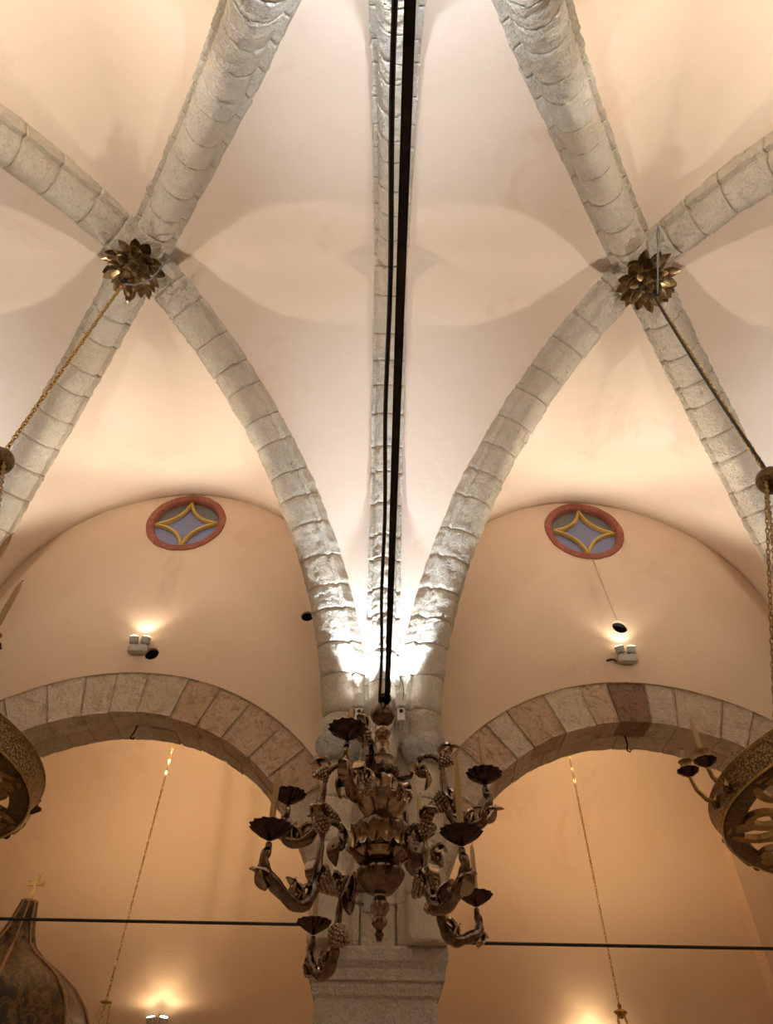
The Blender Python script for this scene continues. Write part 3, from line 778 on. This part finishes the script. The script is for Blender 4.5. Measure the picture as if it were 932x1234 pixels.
tag(MB().tube([(-HA + .44, YB - .16, bz + .10), (-HA + .36, YB - .10, bz - .02), (-HA + .22, YB + .01, bz - .20), (-HA + .10, YB + .02, bz - .31), (-HA, YB, bz - .33)], .008, 6).build('bent_cable', 'wire'), 'grey cable curving from the rib to the brass leaf boss', 'cable')
mb = MB()
for k in range(2):
    pts = []
    for i in range(24):
        t = i / 23; y = YB - .52 + .50 * t; z = bz + .06 - .40 * t
        pts.append((HA - .03 + .025 * t + .012 * sin(9 * t + k * pi) * (1 - t), y, z))
    mb.tube(pts, .007, 6)
tag(mb.build('twisted_cable', 'wire'), 'pair of grey cables twisted across the brass leaf boss', 'cable')

# ------------------------------------------------------------------ wheel chandeliers under the bosses
def arc_pts(c, r0, r1, a0, a1, n=14):
    return [(c[0] + (r0 + (r1 - r0) * i / n) * cos(a0 + (a1 - a0) * i / n), c[1] + (r0 + (r1 - r0) * i / n) * sin(a0 + (a1 - a0) * i / n)) for i in range(n + 1)]
def scroll_motif():
    """one openwork acanthus scroll, pointing along +x from the hub to the rim"""
    mb = MB(); n = 16
    p = [(.36 + .66 * t, .13 * sin(2 * pi * t * .95) ) for t in [i / n for i in range(n + 1)]]
    mb.ribbon(p, [.014 + .022 * sin(pi * i / n) for i in range(n + 1)], -.012, .012)
    mb.ribbon(arc_pts((.86, .115), .105, .025, -1.9, 3.6, 18), [.026 - .016 * i / 18 for i in range(19)], -.014, .010)
    mb.ribbon(arc_pts((.62, -.12), .095, .02, 1.2, -3.9, 18), [.024 - .014 * i / 18 for i in range(19)], -.014, .010)
    mb.ribbon(arc_pts((.96, -.08), .13, .11, 2.3, .8, 10), [.046 * sin(pi * (i + .4) / 10.8) ** 1.3 + .003 for i in range(11)], -.010, .012)
    mb.ribbon(arc_pts((.74, .02), .16, .13, -.9, -2.2, 10), [.044 * sin(pi * (i + .4) / 10.8) ** 1.3 + .003 for i in range(11)], -.010, .012)
    mb.ribbon(arc_pts((.58, .10), .13, .10, .2, 1.7, 10), [.042 * sin(pi * (i + .4) / 10.8) ** 1.3 + .003 for i in range(11)], -.010, .012)
    return mb.mesh('openwork_scroll', 'brass', smooth=False)
scroll_me = scroll_motif()
candle_me = {}
def candle(x, y, z, h, r, label, group, bend=0.0, wick=True):
    root = empty('taper_candle', (x, y, z)); tag(root, label, 'candle', group)
    n = 8; MB().tube([(bend * (i / n) ** 2, 0, h * i / n) for i in range(n + 1)], [r * (1.0 - .12 * i / n) if i < n else r * .5 for i in range(n + 1)], 10).build('wax', 'candle', root, smooth=True)
    if wick: MB().tube([(bend, 0, h - .002), (bend + .002, 0, h + .008), (bend + .008, 0, h + .014)], .0014, 5).build('wick', 'wick', root)
    return root
def cup_prof(R): return [(.10 * R, -.62 * R), (.22 * R, -.55 * R), (.50 * R, -.38 * R), (.85 * R, -.12 * R), (1.0 * R, .06 * R), (.97 * R, .09 * R), (.80 * R, -.06 * R), (.45 * R, -.26 * R), (.2 * R, -.34 * R)]
def bracket(rad, base_z, ang, reach, lift, root, R=.05):
    """S-curved arm with a drip cup, fixed to the hoop"""
    ca, sa = cos(ang), sin(ang)
    P = lambda r, z: (r * ca, r * sa, z)
    o = MB().tube([P(rad - .01, base_z + .04), P(rad + reach * .25, base_z - .02), P(rad + reach * .6, base_z - .005), P(rad + reach * .9, base_z + lift * .4), P(rad + reach, base_z + lift)], [.012, .013, .012, .011, .010], 8).build('candle_bracket', 'brass', root, smooth=True)
    MB().lathe(cup_prof(R), 20, (0, 0, 0), lambda i, a: 1 + .05 * cos(10 * a)).build('drip_cup', 'cup', o, smooth=True, loc=P(rad + reach, base_z + lift + .62 * R))
    MB().lathe([(.4 * R, 0), (.62 * R, .01), (.5 * R, .04), (.66 * R, .055)], 14).build('socket', 'brass', o, smooth=True, loc=P(rad + reach, base_z + lift + .45 * R))
    MB().ball((0, 0, 0), .018, 10, 6).build('bead', 'brass_dark', o, smooth=True, loc=P(rad + reach * .3, base_z - .03))
    return P(rad + reach, base_z + lift + .62 * R)
def wheel(x, y, z, rad, label, seed, brackets):
    root = empty('wheel_chandelier', (x, y, z)); tag(root, label, 'chandelier', 'wheel chandeliers under the bosses')
    n = 96; mb = MB(); vs = []; fs = []
    prof = [(rad - .05, 0.01), (rad - .045, .015), (rad + .015, .17), (rad + .022, .18), (rad + .034, .18), (rad + .028, .165), (rad - .012, .012), (rad - .012, .0)]
    def ring(prof, name, mat, smooth=True):
        mb = MB(); vs = []; fs = []; q = len(prof)
        for (r, zz) in prof:
            for k in range(n): vs.append((r * cos(2 * pi * k / n), r * sin(2 * pi * k / n), zz))
        for j in range(q):
            for k in range(n): fs.append((j * n + k, j * n + (k + 1) % n, ((j + 1) % q) * n + (k + 1) % n, ((j + 1) % q) * n + k))
        return mb.add(vs, fs).build(name, mat, root, smooth=smooth)
    ring([(rad - .004, 0.0), (rad + .016, .085), (rad + .02, .095), (rad + .004, .095), (rad - .03, .01)], 'woven_band', 'woven')
    ring([(rad + .018, .090), (rad + .027, .097), (rad + .018, .105), (rad + .005, .101)], 'top_bead', 'brass')
    ring([(rad - .004, -.006), (rad + .002, 0.0), (rad - .006, .008), (rad - .014, 0.0)], 'bottom_bead', 'gold')
    ring([(rad - .014, -.004), (rad - .05, -.012), (rad - .095, -.004), (rad - .10, .012), (rad - .02, .014)], 'carved_rim', 'brass_dark')
    ring([(.36, -.015), (.38, .02), (.30, .02), (.30, -.015)], 'hub_ring', 'brass_dark')
    cnt = 12
    for k in range(cnt):
        o = link('openwork_scroll', scroll_me, root, (0, 0, 0.0), 2 * pi * k / cnt + .13); o.scale = ((rad - .06) / 1.0, rad, 1)
    spots = [bracket(rad, .06, a, rc, lf, root) for (a, rc, lf) in brackets]
    # suspension: four chains up to a ball, one chain up to the boss
    zb = CZ + 3.40 - z; mb = MB()
    for k in range(4):
        a = (pi + .42 if x > 0 else -.39) + pi / 2 * k + (pi / 6 if k == 1 and x < 0 else 0)
        mb2 = MB(); chain_mb(mb2, (.06 * cos(a), .06 * sin(a), zb - .02), ((rad - .03) * cos(a), (rad - .03) * sin(a), .12), .036, .004, .011, 8); mb2.build('suspension_chain', 'brass', root, smooth=True)
    MB().ball((0, 0, zb), .095, 24, 14).build('ball', 'brass_dark', root, smooth=True)
    mb2 = MB(); chain_mb(mb2, (0, 0, zb + .08), (0, 0, BOSSZ - .33 - z), .040, .0065, .017, 8); mb2.build('main_chain', 'gold', root, smooth=True)
    return root, [Vector((x, y, z)) + Vector(p) for p in spots]
WZ = CZ + 1.27
TAP = 'taper candles of the wheel chandeliers'
wr, sp = wheel(HA - .01, YB + .03, WZ + .02, 1.02, 'large brass wheel chandelier hung by a chain with a black cord beside it', 1,
               [(pi - .02, .07, .07), (pi - .16, .10, .10), (pi + .9, .12, .1), (pi - 1.0, .12, .1)])
candle(*sp[0], .20, .0125, 'stout yellowish candle leaning out from the wheel chandelier, taller of a pair', TAP)
candle(*sp[1], .10, .011, 'short yellowish candle stub behind a taller one on the wheel chandelier', TAP)
candle(*sp[2], .2, .0125, 'yellowish taper candle on the wheel chandelier with a black cord, out of view', TAP)
wl, sp = wheel(-HA, YB, WZ + .06, .99, 'large brass wheel chandelier hung by a bare chain, near the inlaid dome', 2,
               [(-.60, .355, 0.0), (-.709, .485, .05), (-.15, -.16, -.02), (.25, -.2, -.05), (.9, .1, .1)])
candle(*sp[0], .29, .0125, 'long ochre candle with a forked wick on the wheel chandelier', TAP)
candle(*sp[1], .30, .0125, 'long ochre candle with a drooping wick on the wheel chandelier', TAP)
candle(*sp[2], .2, .0125, 'yellowish candle inside the hoop of the wheel chandelier near the dome', TAP)
candle(*sp[3], .2, .0125, 'pale candle low inside the hoop of the wheel chandelier near the dome', TAP)
pts = []
for i in range(40):
    t = i / 39; z = BOSSZ - .33 + (CZ + 3.4 - BOSSZ + .33) * t
    pts.append((HA - .045 - .02 * sin(pi * t) + .01 * t, YB - .01, z))
tag(MB().tube(pts, .011, 6).build('lamp_cord', 'cable'), 'black electric cord running down beside a brass chain', 'cord')

# ------------------------------------------------------------------ bronze chandelier
CX, CY = 0.0, 2.85
def zpix(y): return CY * math.tan(0.8246 - math.atan((y - 617) / 805.4))
def rpix(px, y): return px / 805.4 * (CY * .679 + zpix(y) * .734)
body = [(3, 1135), (4, 1130), (6, 1126), (3.5, 1122), (5, 1119), (9.5, 1114), (9.5, 1109), (7, 1105), (7.5, 1103), (11, 1097), (11.5, 1090), (8, 1085), (6.5, 1081), (7.5, 1079),
        (16, 1076), (17, 1074), (22, 1068), (28, 1058), (28.5, 1052), (26, 1047), (22, 1043), (27, 1040), (33, 1034), (33.5, 1030), (31, 1028), (32.5, 1022), (35, 1010), (35.5, 1002), (31, 995), (22, 991), (18, 988),
        (20, 985), (27, 976), (31, 970), (31.5, 965), (28, 961), (23, 958), (17, 955), (16.5, 948), (17.5, 941), (16, 937), (20, 934), (20.5, 929), (16, 924), (13.5, 918), (14.5, 914), (11, 910), (8, 905), (7.5, 899), (8.5, 895), (6, 892), (5, 889)]
croot = empty('chandelier', (CX, CY, CZ + zpix(1135))); tag(croot, 'dark bronze branched chandelier with grape clusters and eight candle cups', 'chandelier')
zb0 = zpix(1135)
def seg(lo, hi, name, mat, mod=None, n=64):
    prof = [(rpix(r, y), zpix(y) - zb0) for r, y in body if lo <= y <= hi]
    MB().lathe(prof, n, (0, 0, 0), mod).build(name, mat, croot, smooth=True)
seg(1105, 1135, 'finial', 'bronze')
seg(1079, 1105, 'lower_knob', 'bronze_hi', lambda i, a: 1 + .05 * cos(9 * a))
seg(1043, 1079, 'lower_bowl', 'bronze', lambda i, a: 1 + .045 * abs(cos(9 * a)) * (1 if 1 < i < 6 else 0))
seg(1028, 1043, 'lower_flange', 'bronze_hi', lambda i, a: 1 + (.02 * cos(24 * a) if i == 2 else 0))
seg(988, 1028, 'drum', 'bronze', lambda i, a: 1 + .05 * sin(7 * a + i * 1.1) * sin(3 * a - i * .6) + .02 * cos(21 * a))
seg(955, 988, 'waist_bowl', 'bronze_hi', lambda i, a: 1 + (.03 * cos(18 * a) if i in (4, 5) else 0))
seg(937, 955, 'upper_drum', 'bronze_hi', lambda i, a: 1 + .04 * cos(8 * a))
seg(905, 937, 'shoulder', 'bronze', lambda i, a: 1 + (.05 * cos(12 * a) if i in (1, 2) else 0))
seg(889, 905, 'neck', 'bronze_hi')
rb = rpix(10, 882); MB().ball((0, 0, zpix(882.5) - zb0), rb, 28, 16).build('small_ball', 'bronze_hi', croot, smooth=True)
rb = rpix(15.5, 861); MB().ball((0, 0, zpix(861) - zb0), rb, 32, 18, (1, 1, .93)).build('large_ball', 'bronze', croot, smooth=True)
MB().lathe([(.012, 0), (.014, .03), (.03, .035), (.03, .055), (.02, .06)], 14).build('hanger', 'iron', croot, loc=(.008, 0, zpix(848) - zb0 - .015))
# relief acanthus leaves around the drum and lower bowl
relief = leaf_mesh('relief_leaf', .075, .024, 'bronze_hi', .35, 6)
for k in range(14):
    a = 2 * pi * k / 14
    for (y, r, sc, ry) in ((1027, 35.5, 1.15, -pi / 2 + .04), (971, 31.5, .5, -pi / 2 + .1)):
        o = link('relief_leaf', relief, croot, (rpix(r, y) * cos(a), rpix(r, y) * sin(a), zpix(y) - zb0)); o.rotation_euler = (0, ry, a); o.scale = (sc, sc * 1.15, sc)
def grape_mesh(seed, ln=.085, r0=.036, gr=.0085):
    rnd = random.Random(seed); mb = MB()
    mb.lathe([(.004, -ln), (r0 * .5, -ln * .7), (r0 * .85, -ln * .3), (r0 * .7, 0), (.006, .01)], 10)
    k = 0; z = .0
    while z > -ln:
        t = -z / ln; rr = r0 * (1 - t) ** .75 + .004; c = max(3, int(2 * pi * rr / (gr * 1.75)))
        for j in range(c):
            a = 2 * pi * (j + .5 * (k % 2)) / c; mb.ball((rr * cos(a), rr * sin(a), z), gr, 7, 5)
        z -= gr * 1.6; k += 1
    mb.ball((0, 0, -ln - .003), gr, 7, 5)
    return mb.mesh('grape_cluster', 'bronze_hi', smooth=True)
grape = grape_mesh(1); grape_s = grape_mesh(2, .05, .026, .0075)
arm_leaf = leaf_mesh('arm_leaf', .065, .018, 'bronze_hi', .9, 6); tendril = leaf_mesh('scroll_leaf', .075, .024, 'bronze', .6, 6)
def catmull(P, k=6):
    P = [Vector(p) for p in P]; out = []
    for i in range(len(P) - 1):
        a = P[max(i - 1, 0)]; b_ = P[i]; c = P[i + 1]; d = P[min(i + 2, len(P) - 1)]
        for j in range(k):
            t = j / k; out.append(.5 * ((2 * b_) + (c - a) * t + (2 * a - 5 * b_ + 4 * c - d) * t * t + (3 * b_ - a - 3 * c + d) * t ** 3))
    out.append(P[-1]); return out
def arm_meshes(rc):
    """arm in its own radial plane: x outwards, z up, cup foot at (rc, 0)"""
    k = rc / .55
    c = (.245 * k, .095)
    ringp = []
    for i in range(17):                                 # the curl, unrolling clockwise over the top
        a = radians(-60 - 300 * i / 16 * 1.0 + 0); r = .028 + .042 * i / 16
        ringp.append((c[0] + r * cos(a), 0, c[1] + r * sin(a)))
    ringp = ringp[:]
    tail = [(c[0] + .073, 0, c[1] - .02), (c[0] + .080, 0, c[1] - .09), (c[0] + .088, 0, c[1] - .17), (c[0] + .105, 0, c[1] - .225), (c[0] + .155, 0, c[1] - .265), (c[0] + .225, 0, c[1] - .25), (rc - .01, 0, -.11), (rc + .012, 0, -.07), (rc, 0, -.035), (rc, 0, -.012)]
    P = catmull(ringp + tail, 4); n = len(P); R_ = []
    for i in range(n):
        t = i / (n - 1)
        base = .009 + .005 * min(1, t * 3)
        if t > .66: base = .014 + .014 * sin(pi * min(1, (t - .66) / .32)) ** .8
        R_.append(base * .82 * (1 + .11 * sin(i * 1.55) + .06 * sin(i * .71)))
    me1 = MB().tube(P, R_, 10).mesh('arm', 'bronze', smooth=True)
    return me1, c, P
def add_arm(ang, rc, zc):
    me, c, P = arm_meshes(rc)
    o = link('arm', me, croot, (0, 0, zc - CZ - zb0), ang)
    s_ = MB(); s_.tube([(.07, 0, c[1] - .03), (.13, 0, c[1] - .025), (c[0] - .065, 0, c[1] - .01)], [.016, .012, .012], 8); s_.build('stub', 'bronze', o, smooth=True)
    for (x, z, ry, ml) in ((c[0] - .02, c[1] + .01, 1.2, tendril), (c[0] + .01, c[1] - .03, -2.2, tendril), (c[0] + .082, c[1] - .10, .9, arm_leaf), (c[0] + .10, c[1] - .20, .3, arm_leaf), (rc - .02, -.15, -.8, arm_leaf), (c[0] + .16, c[1] - .26, -1.2, arm_leaf), (c[0] + .06, c[1] + .06, -.6, arm_leaf)):
        l = link('leaf', ml, o, (x, 0, z)); l.rotation_euler = (0, ry, 0); l.scale = (1.35,) * 3
        if ml is arm_leaf:
            l2 = link('leaf', ml, o, (x, 0, z)); l2.rotation_euler = (pi * .9, ry + .3, 0); l2.scale = (1.2,) * 3
    g1 = link('grape_cluster', grape, o, (c[0] + .075, 0, c[1] - .15)); g1.rotation_euler = (0, 1.15, 0)
    g2 = link('grape_cluster', grape_s, o, (c[0] + .075, 0, c[1] + .03)); g2.rotation_euler = (0, -1.3, .2)
    R = .074
    MB().lathe(cup_prof(R), 40, (0, 0, 0), lambda i, a: 1 + (.085 * cos(13 * a) if 1 < i < 8 else 0)).build('drip_cup', 'cup', o, smooth=True, loc=(rc, 0, .04))
    MB().lathe([(.012, 0), (.018, .006), (.014, .02), (.017, .034)], 14).build('socket', 'bronze', o, smooth=True, loc=(rc, 0, .012))
    return (CX + rc * cos(ang), CY + rc * sin(ang), zc + .022)
CG = 'tapers in the bronze chandelier'
LOWL = ['slim tan taper in a low bronze cup, on the side toward the inlaid dome', 'tallest tan taper of the bronze chandelier, in a broad low cup', 'tan taper whose low cup hangs just above the end of a tie rod', 'tan taper in the lowest cup, in front of the pier']
UPL = ['bent-tipped taper in the topmost cup, below a white spot lamp', 'tan taper in an upper cup, seen against the reddish arch stones', 'tan taper mostly hidden behind the bronze chandelier', 'tan taper in an upper cup right behind a lower candle']
lower = [(-.39, -.43, .22, -.025), (.28, -.43, .30, -.03), (.43, .43, .23, .04), (-.28, .43, .20, -.08)]
upper = [(-.137, -.48, .105), (.43, -.13, .205), (.19, .48, .20), (-.41, .10, .13)]
for i, (x, y, h, dz) in enumerate(lower):
    p = add_arm(atan2(y, x), sqrt(x * x + y * y), CZ + .955 + dz)
    candle(*p, h, .0125, LOWL[i], CG)
for i, (x, y, h) in enumerate(upper):
    p = add_arm(atan2(y, x), sqrt(x * x + y * y), CZ + 1.285)
    candle(*p, h, .0125, UPL[i], CG, bend=.012 if i == 0 else 0.0)

# ------------------------------------------------------------------ inlaid canopy dome with a cross
DX, DY = -3.36, 7.2
root = empty('domed_canopy', (DX, DY, 0)); tag(root, 'inlaid wooden onion dome topped by a gilt cross, in the aisle', 'canopy')
zt = CZ + 2.13
prof = [(.84, zt - 1.42), (.89, zt - 1.25), (.90, zt - 1.10), (.86, zt - .93), (.78, zt - .78), (.64, zt - .64), (.47, zt - .53), (.30, zt - .44), (.19, zt - .35), (.135, zt - .24), (.10, zt - .12), (.072, zt)]
dome = MB().lathe(prof, 8, (0, 0, 0)); dome = dome.build('dome', 'inlay', root, smooth=True); dome.rotation_euler.z = pi / 8
for k in range(8):
    a = 2 * pi * k / 8 + pi / 8
    MB().tube([(r * 1.004 * cos(a), r * 1.004 * sin(a), z) for r, z in prof], [.016 * (1 if r > .2 else .6) for r, z in prof], 6).build('rib_strip', 'wood', root)
mb = MB(); mb.lathe([(.062, zt - .01), (.085, zt), (.085, zt + .018), (.05, zt + .03)], 8); mb.build('neck_cap', 'wood', root)
mb = MB(); mb.box(-.016, .016, -.012, .012, zt + .02, zt + .27); mb.box(-.075, .075, -.0145, .0145, zt + .155, zt + .195)
mb.build('cross', 'gold', root)
for k in range(8):                                       # dark inlaid trefoils on the concave neck
    a = 2 * pi * k / 8
    for (r, z, s_) in ((.178, zt - .34, 1.0), (.118, zt - .19, .7)):
        mb = MB(); ap = r * cos(pi / 8) - .004
        for (u, v) in ((0, .028), (-.024, -.008), (.024, -.008)): mb.ball((ap, u * s_, z + v * s_), .019 * s_, 10, 6, (.25, 1, 1))
        o = mb.build('inlay_trefoil', 'wood_dark', root); o.rotation_euler.z = a
MB().lathe([(.88, zt - 1.62), (1.0, zt - 1.58), (1.0, zt - 1.50), (.9, zt - 1.42)], 8).build('cornice', 'wood', root).rotation_euler.z = pi / 8
for k in range(4):
    a = pi / 4 + pi / 2 * k
    MB().lathe([(.07, 0), (.07, .1), (.045, .15), (.045, zt - 1.75), (.07, zt - 1.7), (.07, zt - 1.6)], 12).build('post', 'wood', root, loc=(.75 * cos(a), .75 * sin(a), 0), smooth=True)

# ------------------------------------------------------------------ vigil lamps hanging in the aisle
def vigil(x, y, z, label, crown):
    root = empty('vigil_lamp', (x, y, z - .45)); tag(root, label, 'hanging lamp', 'vigil lamps hanging in the aisle')
    ztop = CZ + 3.55 + sqrt(max(0, 1.225 ** 2 - (y - (YS + YA) / 2) ** 2)) - (z - .45)
    mb = MB(); chain_mb(mb, (0, 0, .47), (0, 0, ztop), .034, .0042, .0095, 6); mb.build('long_chain', 'gold', root, smooth=True)
    if crown: MB().lathe([(.012, .50), (.02, .485), (.012, .47), (.018, .46), (.05, .445), (.055, .435), (.02, .40), (.012, .39)], 18, (0, 0, 0), lambda i, a: 1 + .12 * cos(6 * a) * (i in (4, 5))).build('crown_cap', 'brass', root, smooth=True)
    else: MB().lathe([(.01, .475), (.03, .462), (.05, .455), (.052, .447), (.02, .44)], 18).build('disc_cap', 'brass', root, smooth=True)
    for k in range(4):
        a = 2 * pi * k / 4 + .4
        mb = MB(); chain_mb(mb, (.035 * cos(a), .035 * sin(a), .445), (.10 * cos(a), .10 * sin(a), .06), .03, .0034, .008, 6); mb.build('side_chain', 'gold', root, smooth=True)
    MB().lathe([(.01, -.10), (.03, -.09), (.05, -.06), (.09, .0), (.105, .05), (.11, .065), (.10, .06), (.08, .01), (.04, -.04)], 24).build('lamp_bowl', 'brass', root, smooth=True)
vigil(-2.375, 7.2, CZ + 1.36, 'vigil lamp on a long gilt chain with a flat disc, near the dome', False)
vigil(2.16, 7.2, CZ + 1.37, 'vigil lamp on a long gilt chain with a small crown', True)
tag(MB().tube([(2.575, YD - .006, CZ + 5.70), (2.60, YD - .006, CZ + 5.35), (2.63, YD - .006, CZ + 4.95), (2.645, YD - .006, CZ + 4.765)], .0035, 5).build('surface_wire', M['mortar']), 'thin plaster-coloured wire running down from the round window to the duct hole', 'wire')
